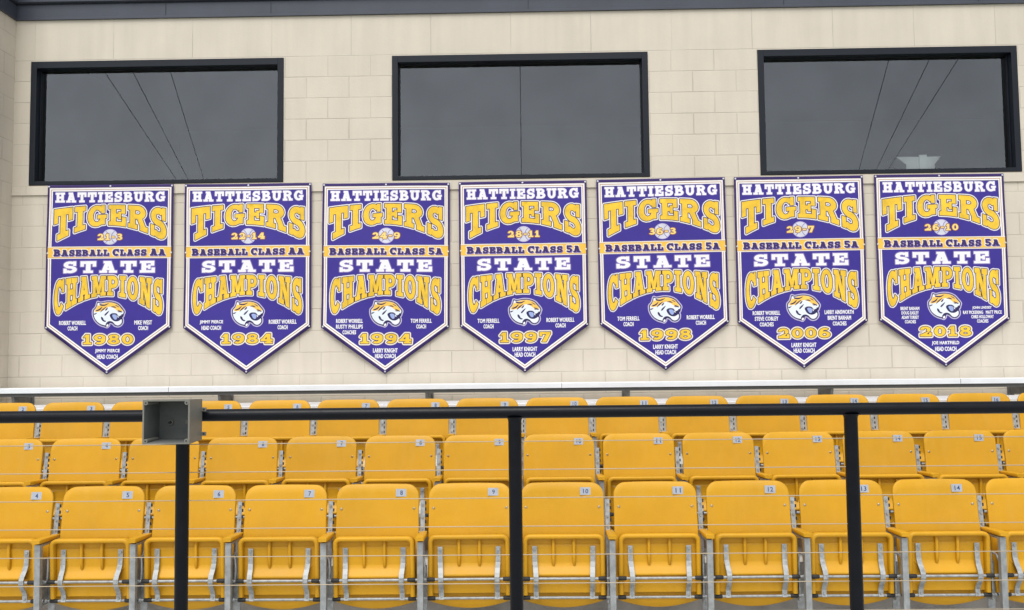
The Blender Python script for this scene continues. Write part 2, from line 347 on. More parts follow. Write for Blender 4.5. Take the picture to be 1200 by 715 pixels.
# ------------------------------------------------------------------ counter rail along the wall
cr = empty('counter_rail', (0, 8.5, 1.2)); tag(cr, 'long bright aluminium counter rail on brackets below the banners', 'rail')
pl = MB(); CX0, CX1 = XL+.004, 6.5
pf = [(8.400,1.260),(8.400,1.303),(8.404,1.307),(8.640,1.307),(8.640,1.260),(8.634,1.260),(8.634,1.300),(8.406,1.300),(8.406,1.260)]
vs_ = [(x, y, z) for x in (CX0, CX1) for y, z in pf]; n_ = len(pf)
pl.add(vs_, [(i, (i+1) % n_, n_+(i+1) % n_, n_+i) for i in range(n_)])
o = pl.build('plank', M['alu'], cr); o.matrix_parent_inverse = cr.matrix_world.inverted(); o.parent = cr
o.location = -cr.location
for x in (-3.35, .31, 3.97):
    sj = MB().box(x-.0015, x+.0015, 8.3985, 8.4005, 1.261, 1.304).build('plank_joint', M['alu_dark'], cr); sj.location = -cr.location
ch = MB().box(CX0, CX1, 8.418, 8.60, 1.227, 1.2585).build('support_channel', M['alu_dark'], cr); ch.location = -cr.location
for x in (-4.83, -2.885, -.945, .930, 2.805, 4.60):
    b = MB(); pts = [(8.425, 1.226), (8.70, 1.226), (8.74, 1.205), (8.74, 1.150), (8.66, 1.150), (8.50, 1.158), (8.44, 1.175)]
    n_ = len(pts); vv = [(x+dx, y, z) for dx in (-.012, .012) for y, z in pts]
    b.add(vv, [tuple(range(n_))[::-1], tuple(range(n_, 2*n_))] + [(i, (i+1) % n_, n_+(i+1) % n_, n_+i) for i in range(n_)])
    b.box(x-.03, x+.03, 8.735, 8.749, 1.10, 1.226)
    q = b.build('bracket', M['bracket'], cr); q.location = -cr.location
# low beam behind the back row
bm_ = MB().box(-5.0, 6.5, 7.34, 7.40, 1.100, 1.172, 0, .004); bm_.box(-5.0, 6.5, 7.352, 7.40, 1.174, 1.196)
tag(bm_.build('backing_beam', M['alu']), 'low pale metal beam running behind the back row of seats', 'beam')

# ------------------------------------------------------------------ slab letters
def rc(a, b, c, d): return [(a, b), (c, b), (c, d), (a, d)]
def arc(cx, cy, rx_, ry_, a0, a1, tx, ty, n=None):
    n = n or max(3, int(abs(a1-a0)/18)); out = []
    for i in range(n):
        q = []
        for a, o in ((a0+(a1-a0)*i/n, 1), (a0+(a1-a0)*(i+1)/n, 1), (a0+(a1-a0)*(i+1)/n, 0), (a0+(a1-a0)*i/n, 0)):
            a = R(a); k = (rx_, ry_) if o else (rx_-tx, ry_-ty); q.append((cx+k[0]*math.cos(a), cy+k[1]*math.sin(a)))
        out.append(q)
    return out
GL = {
'H': (1.0, [rc(.12,0,.38,1), rc(.62,0,.88,1), rc(0,0,.48,.19), rc(.52,0,1,.19), rc(0,.81,.48,1), rc(.52,.81,1,1), rc(.3,.4,.7,.6)]),
'A': (1.06, [[(.10,0),(.36,0),(.64,1),(.38,1)], [(.68,0),(.96,0),(.70,1),(.42,1)], rc(.26,.24,.8,.42), rc(0,0,.46,.18), rc(.58,0,1.06,.18), rc(.24,.83,.6,1)]),
'T': (.96, [rc(0,.78,.96,1), rc(0,.55,.2,.9), rc(.76,.55,.96,.9), rc(.345,0,.615,.9), rc(.19,0,.77,.19)]),
'I': (.56, [rc(.145,0,.415,1), rc(0,0,.56,.19), rc(0,.81,.56,1)]),
'E': (.9, [rc(.1,0,.37,1), rc(0,.81,.86,1), rc(0,0,.9,.19), rc(.66,.6,.86,.9), rc(.7,.1,.9,.42), rc(.3,.41,.6,.59), rc(.5,.32,.64,.68)]),
'S': (.86, arc(.43,.7,.39,.3,35,270,.26,.2)+arc(.43,.3,.42,.3,90,-145,.27,.2)+[rc(.62,.62,.80,1), rc(.03,0,.22,.38)]),
'B': (.96, [rc(.1,0,.37,1), rc(0,0,.42,.19), rc(0,.81,.42,1), rc(.3,.81,.52,1), rc(.3,.47,.52,.64), rc(.3,0,.54,.19), rc(.3,.4,.54,.58)]+arc(.5,.735,.36,.265,-90,90,.25,.19)+arc(.52,.29,.43,.29,-90,90,.27,.19)),
'P': (.94, [rc(.1,0,.37,1), rc(0,0,.52,.19), rc(0,.81,.42,1), rc(.3,.81,.52,1), rc(.3,.38,.52,.57)]+arc(.5,.69,.43,.31,-90,90,.27,.19)),
'R': (1.04, [rc(.1,0,.37,1), rc(0,0,.48,.19), rc(0,.81,.42,1), rc(.3,.81,.52,1), rc(.3,.44,.52,.63), [(.44,.52),(.72,.52),(.96,.1),(.68,.1)], rc(.64,0,1.04,.19)]+arc(.5,.72,.42,.28,-90,90,.27,.19)),
'G': (1.0, arc(.49,.5,.49,.5,40,330,.28,.2)+[rc(.72,.62,.9,1), rc(.52,.36,1.0,.53), rc(.70,.06,.92,.45)]),
'L': (.86, [rc(.1,0,.37,1), rc(0,.81,.5,1), rc(0,0,.86,.19), rc(.65,.1,.86,.48)]),
'C': (.92, arc(.48,.5,.48,.5,42,318,.28,.2)+[rc(.70,.6,.88,1)]),
'M': (1.28, [rc(.12,0,.37,1), rc(.90,0,1.16,1), rc(0,0,.48,.18), rc(.80,0,1.28,.18), rc(0,.82,.3,1), rc(.98,.82,1.28,1), [(.2,1),(.46,1),(.76,.1),(.54,.1)], [(.82,1),(1.08,1),(.74,.1),(.52,.1)]]),
'O': (.98, arc(.49,.5,.49,.5,0,360,.29,.2)),
'N': (1.06, [rc(.12,0,.35,1), rc(.72,0,.95,1), rc(0,0,.47,.18), rc(0,.82,.3,1), rc(.6,.82,1.06,1), [(.12,1),(.42,1),(.95,0),(.65,0)]]),
'U': (1.02, [rc(0,.81,.49,1), rc(.55,.81,1.02,1), rc(.1,.36,.37,.9), rc(.66,.36,.92,.9)]+arc(.51,.4,.41,.4,180,360,.27,.21)),
'0': (.82, arc(.41,.5,.41,.5,0,360,.25,.18)),
'1': (.62, [rc(.19,0,.45,1), rc(.02,0,.62,.18), [(0,.68),(.25,.74),(.3,1),(.2,1)]]),
'2': (.84, arc(.4,.68,.38,.32,-50,180,.26,.19)+[[(.46,.42),(.68,.5),(.44,.15),(.06,.15)], rc(.02,0,.84,.2), rc(.66,.1,.84,.38)]),
'3': (.82, arc(.4,.735,.36,.265,-90,155,.25,.18)+arc(.4,.29,.41,.29,-155,90,.26,.18)+[rc(.25,.46,.42,.60)]),
'4': (.9, [rc(.46,0,.73,1), rc(0,.24,.9,.42), [(0,.3),(.24,.36),(.64,1),(.44,1)], rc(.34,0,.88,.16)]),
'5': (.84, [rc(.1,.8,.76,1), rc(.1,.48,.3,.9)]+arc(.41,.32,.42,.32,-155,140,.26,.18)),
'6': (.84, arc(.42,.32,.42,.32,0,360,.25,.17)+arc(.46,.5,.46,.5,55,200,.27,.19)),
'7': (.82, [rc(.02,.79,.82,1), rc(.02,.6,.2,.9), [(.2,0),(.5,0),(.82,.85),(.54,.85)]]),
'8': (.84, arc(.42,.735,.37,.265,0,360,.23,.16)+arc(.42,.29,.42,.29,0,360,.25,.17)),
'9': (.84, arc(.42,.68,.42,.32,0,360,.25,.17)+arc(.38,.5,.46,.5,235,380,.27,.19)),
'-': (.46, [rc(.04,.38,.44,.57)]),
' ': (.42, []),
}
def word(txt, gap=.07):
    """list of polygons in (x 0..1, y 0..1)"""
    x = 0; out = []
    for c in txt:
        wd, ps = GL[c]
        for p in ps: out.append([(x+a, b) for a, b in p])
        x += wd + gap
    x -= gap
    return [[(a/x, b) for a, b in p] for p in out], x
def subdiv(p, m):
    out = []
    for i in range(len(p)):
        a, b = p[i], p[(i+1) % len(p)]; L = math.hypot(b[0]-a[0], b[1]-a[1]); k = max(1, int(L/m + .7))
        for j in range(k): out.append((a[0]+(b[0]-a[0])*j/k, a[1]+(b[1]-a[1])*j/k))
    return out
def ccw(p):
    a = sum(p[i][0]*p[(i+1) % len(p)][1]-p[(i+1) % len(p)][0]*p[i][1] for i in range(len(p)))
    return p if a > 0 else p[::-1]
def grow(p, d):
    p = ccw(p)
    q = []
    for a in p:
        if not q or math.hypot(a[0]-q[-1][0], a[1]-q[-1][1]) > 1e-6: q.append(a)
    if math.hypot(q[0][0]-q[-1][0], q[0][1]-q[-1][1]) < 1e-6: q.pop()
    p = q; n = len(p); out = []
    for i in range(n):
        a, b, c = p[i-1], p[i], p[(i+1) % n]
        e1 = Vector((b[0]-a[0], b[1]-a[1])).normalized(); e2 = Vector((c[0]-b[0], c[1]-b[1])).normalized()
        n1 = Vector((e1.y, -e1.x)); n2 = Vector((e2.y, -e2.x)); m = n1+n2
        if m.length < .2: out += [(b[0]+n1.x*d, b[1]+n1.y*d), (b[0]+n2.x*d, b[1]+n2.y*d)]; continue
        m.normalize(); cs = m.dot(n1)
        if e1.x*e2.y-e1.y*e2.x <= 0 or cs > .985: k = d/max(.62, cs); out.append((b[0]+m.x*k, b[1]+m.y*k))
        else: out += [(b[0]+q.x*d, b[1]+q.y*d) for q in (n1, (n1+m).normalized(), m, (m+n2).normalized(), n2)]
    return out
# design units: x right from the banner's centre line, y DOWN from its top edge; 1027 units wide
SX, SY = .001213, .001171
def flat(txt, x0, x1, y0, y1, gap=.07, caps=None):
    ps, _ = word(txt, gap)
    return [[(x0+(x1-x0)*a, y1+(y0-y1)*b) for a, b in p] for p in ps]
def arched(txt, x0, x1, top, bot, gap=.06):
    ps, _ = word(txt, gap); out = []
    for p in ps:
        q = []
        for a, b in subdiv(p, .06 if True else .1):
            x = x0+(x1-x0)*a; t, u = top(x), bot(x); q.append((x, u+(t-u)*b))
        out.append(q)
    return out
CELL = 55.0
def bake(layers, gridded=True, lim=None):
    """layers: list of (material, polygons), later ones print over earlier ones -> flat triangulation with a material per face"""
    vs, fs, own, es = [], [], [], []
    for k, (_, polys) in enumerate(layers):
        for p in polys:
            p = ccw(p); i0 = len(vs); vs += [Vector(q) for q in p]; fs.append(list(range(i0, i0+len(p)))); own.append(k)
    if gridded:
        x0, x1 = min(v.x for v in vs), max(v.x for v in vs); y0, y1 = min(v.y for v in vs), max(v.y for v in vs)
        for i in range(math.floor(x0/CELL)-1, math.ceil(x1/CELL)+2):
            X = i*CELL + 7.3; es.append((len(vs), len(vs)+1)); vs += [Vector((X, y0-9)), Vector((X, y1+9))]
        for i in range(math.floor(y0/CELL)-1, math.ceil(y1/CELL)+2):
            Y = i*CELL + 3.7; es.append((len(vs), len(vs)+1)); vs += [Vector((x0-9, Y)), Vector((x1+9, Y))]
    area = lambda q: abs(sum(q[i].x*q[(i+1) % len(q)].y-q[(i+1) % len(q)].x*q[i].y for i in range(len(q))))/2
    limit = sum(area([vs[i] for i in f]) for f in fs)*1.02
    if lim: limit = lim
    jit = random.Random(3)
    for attempt in range(8):   # nudge the points and try again if a near-degenerate triangle makes the fill leak
        ov, oe, of, a_, b_, orig = delaunay_2d_cdt(vs, es, fs, 0, 1e-3)
        F, mi = [], []
        for f, og in zip(of, orig):
            if og: F.append(tuple(f)); mi.append(max(own[i] for i in og))
        if sum(area([ov[i] for i in f]) for f in F) <= limit: break
        vs = [v + Vector((jit.uniform(-.02, .02), jit.uniform(-.02, .02))) for v in vs]
    else: print('BAKE LEAK', len(fs))
    return ov, F, mi, [m for m, _ in layers]
TXT = {}
def text_shape(txt, bold=0.0):
    if txt in TXT: return TXT[txt]
    cu = bpy.data.curves.new('lettering', 'FONT'); cu.body = txt; cu.size = 1; cu.offset = bold; cu.resolution_u = 2; cu.fill_mode = 'FRONT'; cu.space_character = 1.06
    ob = bpy.data.objects.new('lettering', cu); COL.objects.link(ob)
    dg = bpy.context.evaluated_depsgraph_get(); me = bpy.data.meshes.new_from_object(ob.evaluated_get(dg))
    vv = [v.co.copy() for v in me.vertices]; ff = [tuple(p.vertices) for p in me.polygons]
    bpy.data.objects.remove(ob); bpy.data.curves.remove(cu); bpy.data.meshes.remove(me)
    x0, x1 = min(v.x for v in vv), max(v.x for v in vv); y0, y1 = min(v.y for v in vv), max(v.y for v in vv)
    TXT[txt] = ([((v.x-x0)/(x1-x0), (v.y-y0)/(y1-y0)) for v in vv], ff); return TXT[txt]

# ------------------------------------------------------------------ banner artwork (printed vinyl, home-plate shape)
LX, RX_, SH, TIP = -513, 513, 1204, 1588
def plate(d, dtop=None, dg=None):
    """home-plate outline set in by d at the sides, dtop at the top, dg along the two slanting edges"""
    dt = d if dtop is None else dtop; dg = d if dg is None else dg
    sl = (TIP-SH)/513.0; k = dg*math.sqrt(1+sl*sl)
    return [(LX+d, dt), (RX_-d, dt), (RX_-d, SH-k+sl*d), (0, TIP-k), (LX+d, SH-k+sl*d)]
def sheet_layers():
    L = [(DKPURPLE, [plate(0)]), (CREAM, [plate(16, 25, 25)]), (WHITE, [plate(19, 28, 28)]), (GOLDLINE, [plate(27, 37, 37)]), (WHITE, [plate(33, 43, 43)]),
         (NAVY, [plate(42, 54, 54)]), (PURPLE, [plate(46, 58, 58)])]
    L += [(CREAM, [rc(-500, 520, 500, 622)]), (GOLDLINE, [rc(-500, 528, 500, 614)]), (BAND, [rc(-500, 531, 500, 611)])]
    return L
ball = arc(4, 441, 66, 66, 0, 360, 65.9, 65.9, 24)
SHEET = bake(sheet_layers() + [(PALELAV, [[(4+66*math.cos(R(a)), 441+66*math.sin(R(a))) for a in range(0, 360, 15)]]),
                               (BALL, [[(4+60*math.cos(R(a)), 441+60*math.sin(R(a))) for a in range(0, 360, 15)]]),
                               (LAV, arc(-66, 441, 62, 62, -55, 55, 5, 5) + arc(74, 441, 62, 62, 125, 235, 5, 5))])
def grown(ps, d): return [grow(p, d) for p in ps]
hb = flat('HATTIESBURG', -448, 448, 64, 147, .17)
tg = arched('TIGERS', -455, 462, lambda x: 174+34*(x/455)**2, lambda x: 342+146*abs(x/455)**1.9, .13)
TEAM = bake([(LAV, grown(hb, 5)), (WHITE, grown(hb, 1)), (TAN, grown(tg, 15)), (WHITE, grown(tg, 13)), (NAVY, grown(tg, 7)), (GOLD, grown(tg, 1))])
stt = flat('STATE', -372, 372, 645, 742, .22)
cp = arched('CHAMPIONS', -440, 440, lambda x: 768+34*(x/440)**2, lambda x: 932+190*abs(x/440)**2.0, .13)
TITLE = bake([(LAV, grown(stt, 8)), (WHITE, grown(stt, 1)), (TAN, grown(cp, 14)), (WHITE, grown(cp, 11)), (NAVY, grown(cp, 6)), (GOLD, grown(cp, .5))])
def smallcaps(txt, x0, x1, y0, y1, small=.82):
    out = []; x = 0; first = True
    for c in txt:
        if c == ' ': x += .38; first = True; continue
        wd, ps = GL[c]; k = 1 if first or c.isdigit() or txt.endswith('AA') and False else small
        for p in ps: out.append([(x+a*k, b*k) for a, b in p])
        x += (wd+.18)*k; first = False
    x -= .18
    return [[(x0+(x1-x0)*a/x, y1+(y0-y1)*b) for a, b in p] for p in out]
CLS = {}
for c in ('AA', '5A'):
    t = smallcaps('BASEBALL CLASS '+c, -452, 452, 543, 599, .92)
    sh = [[(a+5, b+5) for a, b in p] for p in grown(t, 2)]
    CLS[c] = bake([(CREAM, grown(t, 9)), (LAV, sh), (DKPURPLE, grown(t, 1.3))])
REC = {}
def record(txt):
    wd = word(txt, .24)[1]; h = 52; half = wd*h*.56
    t = flat(txt, 4-half, 4+half, 415, 467, .24)
    return bake([(RUST, grown(t, 6)), (RECORD, grown(t, 1))])
def year(txt):
    wd = word(txt, .2)[1]; half = 188*min(1.08, wd/3.5)
    t = flat(txt, 6-half, 6+half, 1257, 1336, .2)
    return bake([(TAN, grown(t, 16)), (CREAM, grown(t, 14)), (NAVY, grown(t, 6)), (GOLD, grown(t, 1))])
# tiger-head emblem, drawn as flat inks
def chaikin(p, n=2):
    for _ in range(n): p = [q for i in range(len(p)) for a, b in [(p[i], p[(i+1) % len(p)])] for q in ((.78*a[0]+.22*b[0], .78*a[1]+.22*b[1]), (.22*a[0]+.78*b[0], .22*a[1]+.78*b[1]))]
    return p
def em(pts): return chaikin([((x-480)*.455 + 4, (y-115)*.455 + 966) for x, y in pts])
sil = em([(285,145),(338,172),(400,158),(470,146),(545,150),(622,172),(680,208),(722,262),(762,312),(776,350),(758,392),(752,425),(728,446),(745,488),(742,545),(702,596),(650,612),(596,596),(562,556),(520,540),(500,556),(502,590),(466,628),(436,612),(352,588),(282,540),(232,470),(206,396),(204,305),(252,262),(272,208)])
head = em([(295,168),(338,190),(400,176),(470,164),(545,168),(612,188),(666,222),(706,274),(744,318),(756,350),(742,384),(720,398),(690,412),(660,430),(640,412),(624,384),(560,376),(524,396),(548,460),(592,504),(650,500),(706,468),(726,490),(722,540),(690,578),(648,592),(604,574),(566,524),(520,505),(470,516),(436,560),(440,590),(360,570),(292,524),(246,462),(224,396),(222,312),(262,276),(284,214)])
orange = em([(300,190),(345,200),(400,182),(470,166),(545,170),(612,190),(664,224),(704,274),(742,322),(722,352),(690,346),(640,322),(606,290),(570,268),(530,250),(500,246),(470,252),(440,276),(410,306),(372,322),(340,330),(250,345),(232,318),(266,278),(286,224)])
ear = em([(292,172),(330,196),(322,232),(290,214)])
stripes = [em(p) for p in (
    [(326,190),(400,212),(500,176),(420,230),(340,222)], [(258,312),(318,290),(380,238),(340,304),(278,326)], [(340,350),(374,292),(462,236),(404,296),(368,326)], [(420,318),(448,276),(476,258),(456,306)],
    [(414,396),(440,362),(502,314),(470,366),(430,408)], [(222,374),(292,354),(242,394)], [(520,250),(580,236),(630,270),(560,256)], [(636,300),(706,326),(734,352),(686,344)], [(590,208),(650,232),(676,262),(630,238)],
    [(358,430),(386,446),(404,490),(446,506),(420,522),(382,500),(358,466)])]
def fat(p, k=1.2):
    cx = sum(q[0] for q in p)/len(p); cy = sum(q[1] for q in p)/len(p)
    dx = max(q[0] for q in p)-min(q[0] for q in p); dy = max(q[1] for q in p)-min(q[1] for q in p)
    # thicken across the stripe's long axis
    mx = sum((q[0]-cx)**2 for q in p); my = sum((q[1]-cy)**2 for q in p); mxy = sum((q[0]-cx)*(q[1]-cy) for q in p)
    th = .5*math.atan2(2*mxy, mx-my); c, s_ = math.cos(th), math.sin(th); out = []
    for x, y in p:
        u, v = (x-cx)*c+(y-cy)*s_, -(x-cx)*s_+(y-cy)*c
        u *= 1.12; v *= k; out.append((cx+u*c-v*s_, cy+u*s_+v*c))
    return out
stripes = [fat(p) for p in stripes]
mouth = em([(500,396),(548,362),(626,366),(656,408),(676,424),(706,404),(736,424),(712,478),(656,514),(588,512),(536,472)])
tongue = em([(548,396),(580,384),(622,392),(640,424),(636,470),(604,488),(574,460),(556,424)])
fang = em([(640,404),(662,420),(668,452),(648,440)])
lip = em([(560,470),(606,494),(660,494),(704,470),(712,486),(656,514),(588,512),(548,482)])
chin = em([(600,530),(650,522),(700,498),(714,524),(688,562),(648,576),(614,560)])
tuft = em([(455,575),(480,560),(494,590),(466,618),(446,604)])
nose = em([(708,386),(748,380),(754,410),(724,428)])
eye = em([(640,326),(676,338),(690,352),(652,344)])
EMB = bake([(PALELAV, [grow(sil, 8)]), (NAVY, [sil]), (PALE, [head]), (ORANGE, [orange]), (WHITE, [ear]), (NAVY, stripes + [mouth]), (MOUTH, [tongue]), (WHITE, [chin, tuft, fang]), (NAVY, [nose, eye])])

BN = [
 ('1980', '21-3', 'AA', ['ROBERT WORRELL', 'COACH'], ['MIKE WEST', 'COACH'], ['JIMMY PIERCE', 'HEAD COACH'], -4.073, 3.283, .3),
 ('1984', '22-14', 'AA', ['JIMMY PIERCE', 'HEAD COACH'], ['ROBERT WORRELL', 'COACH'], [], -2.716, 3.274, .15),
 ('1994', '24-9', '5A', ['ROBERT WORRELL', 'RUSTY PHILLIPS', 'COACHES'], ['TOM FERRELL', 'COACH'], ['LARRY KNIGHT', 'HEAD COACH'], -1.363, 3.260, .5),
 ('1997', '28-11', '5A', ['TOM FERRELL', 'COACH'], ['ROBERT WORRELL', 'COACH'], ['LARRY KNIGHT', 'HEAD COACH'], -.032, 3.259, -.1),
 ('1998', '36-3', '5A', ['TOM FERRELL', 'COACH'], ['ROBERT WORRELL', 'COACH'], ['LARRY KNIGHT', 'HEAD COACH'], 1.308, 3.267, -.45),
 ('2006', '29-7', '5A', ['ROBERT WORRELL', 'STEVE COBLEY', 'COACHES'], ['LARRY AINSWORTH', 'BRENT BARHAM', 'COACHES'], ['LARRY KNIGHT', 'HEAD COACH'], 2.640, 3.268, -.1),
 ('2018', '26-10', '5A', ['BRENT BARHAM', 'DOUG EASLEY', 'ADAM TORREY', 'COACHES'], ['JOHN LINDSEY', 'RAY PICKERING   MATT PRICE', 'CHRIS HOLLOWAY', 'COACHES'], ['JOE HARTFIELD', 'HEAD COACH'], 3.992, 3.270, .1)]
ORD = ['with record 21-3, leftmost, its top corner under the left window', 'with record 22-14 and no text under the year', 'with record 24-9, mostly under the gap between two windows',
       'with record 28-11, hanging below the middle window', 'with record 36-3, just right of the middle window', 'with record 29-7, below the left end of the right window', 'with record 26-10, rightmost of the row']
NMC = {}
def names_mesh(lines_at, put, mb):
    for txt, cx_, cy_, h, wmax in lines_at:
        vv, ff = text_shape(txt); wd = min(wmax, len(txt)*h*.475)
        key = (txt, h, wd)
        if key not in NMC:   # thicken the plain strokes and weld them into one flat shape
            tri = [[((vv[i][0]-.5)*wd, h/2-vv[i][1]*h) for i in f] for f in ff]
            raw = sum(abs(sum(q[i][0]*q[(i+1) % len(q)][1]-q[(i+1) % len(q)][0]*q[i][1] for i in range(len(q))))/2 for q in tri)
            NMC[key] = bake([(None, grown(tri, h*.036))], False, raw*1.75)
        ov, F, _, _ = NMC[key]
        used = sorted({i for f in F for i in f}); ix = {j: k for k, j in enumerate(used)}
        mb.add([put(cx_+ov[j].x, cy_+ov[j].y) for j in used], [tuple(ix[i] for i in f)[::-1] for f in F], 0, True)
for bi, (yr, rec, cl, lt_, rt_, bt_, bx, bz, rot) in enumerate(BN):
    rng = random.Random(40+bi)
    root = empty('championship_banner', (bx, D-.030, bz)); root.rotation_euler = (0, R(rot), 0)
    tag(root, f'purple {yr} champions banner {ORD[bi]}', 'banner', 'championship banners on the wall')
    ph = [rng.uniform(0, 6.28) for _ in range(6)]; am = rng.uniform(.0035, .0060)
    def disp(x, y, ph=ph, am=am):
        u, v = x/513.0, y/800.0
        e = max(0, v-1.35)
        return am*(math.sin(3.1*u+1.4*v+ph[0]) + .8*math.sin(5.2*v-2.0*u+ph[1]) + .5*math.sin(6.5*u+ph[2])*(.3+v*.5)) + .010*e*e*math.sin(ph[3]) 
    def put(x, y, lift=0.0, disp=disp): return (x*SX, disp(x, y)-lift, -y*SY)
    def layer(name, data, lift):
        ov, F, mi, mats = data; mb = MB(); mb.v = [put(p.x, p.y, lift) for p in ov]
        mb.f = [tuple(f[::-1]) for f in F]; mb.m = mi; mb.sm = [True]*len(F)
        o = mb.build(name, mats, root, recalc=False)
        bm = bmesh.new(); bm.from_mesh(o.data)
        bmesh.ops.delete(bm, geom=[v for v in bm.verts if not v.link_faces], context='VERTS')
        for f in bm.faces:
            if f.normal.y > 0: f.normal_flip()
        if name == 'vinyl_sheet':   # give the sheet its thickness
            be = [e for e in bm.edges if e.is_boundary]
            ret = bmesh.ops.extrude_edge_only(bm, edges=be)
            for v in [q for q in ret['geom'] if isinstance(q, bmesh.types.BMVert)]: v.co.y += .004
            for f in [q for q in ret['geom'] if isinstance(q, bmesh.types.BMFace)]: f.material_index = 0; f.smooth = False
        bm.to_mesh(o.data); bm.free(); return o
    layer('vinyl_sheet', SHEET, 0)
    layer('team_lettering', TEAM, .0012); layer('title_lettering', TITLE, .0012); layer('class_lettering', CLS[cl], .0012)
    layer('record_numerals', record(rec), .0012); layer('year_numerals', year(yr), .0012); layer('tiger_emblem', EMB, .0012)
    putn = lambda x, y: put(x, y, .0012)
    def col(lines, cx_, top, h=33, pitch=47, wmax=235):
        nm = MB(); names_mesh([(t, cx_, top+i*pitch, h, wmax if '   ' not in t else 300) for i, t in enumerate(lines)], putn, nm)
        nm.build('coach_names', WHITE, root, recalc=False)
    n4 = len(lt_) == 4 or len(rt_) == 4
    y0 = {2: 1158, 3: 1128, 4: 1108}
    hh, pp = (26, 36) if n4 else (33, 46)
    if yr == '1994' or yr == '2006': hh, pp = 32, 47
    col(lt_, -285 if not n4 else -268, y0[len(lt_)] if yr != '1994' else 1150, hh, pp)
    col(rt_, 287 if not n4 else 300, y0[len(rt_)] if yr != '1994' else 1150, hh, pp)
    if bt_: col(bt_, 2, 1394, 34, 46)
    for gx, gy in ((LX+11, 13), (RX_-11, 13), (0, 13), (LX+12, 575), (RX_-12, 575), (LX+14, SH-8), (RX_-14, SH-8), (0, TIP-20)):
        c = put(gx, gy, .001); gm = MB(); gm.tube([(c[0], c[1]+.001, c[2]), (c[0], c[1]-.003, c[2])], .0085, 12)
        gm.tube([(c[0], c[1]-.003, c[2]), (c[0], c[1]-.0075, c[2])], .0045, 8)
        gm.build('grommet', GROMMET, root)

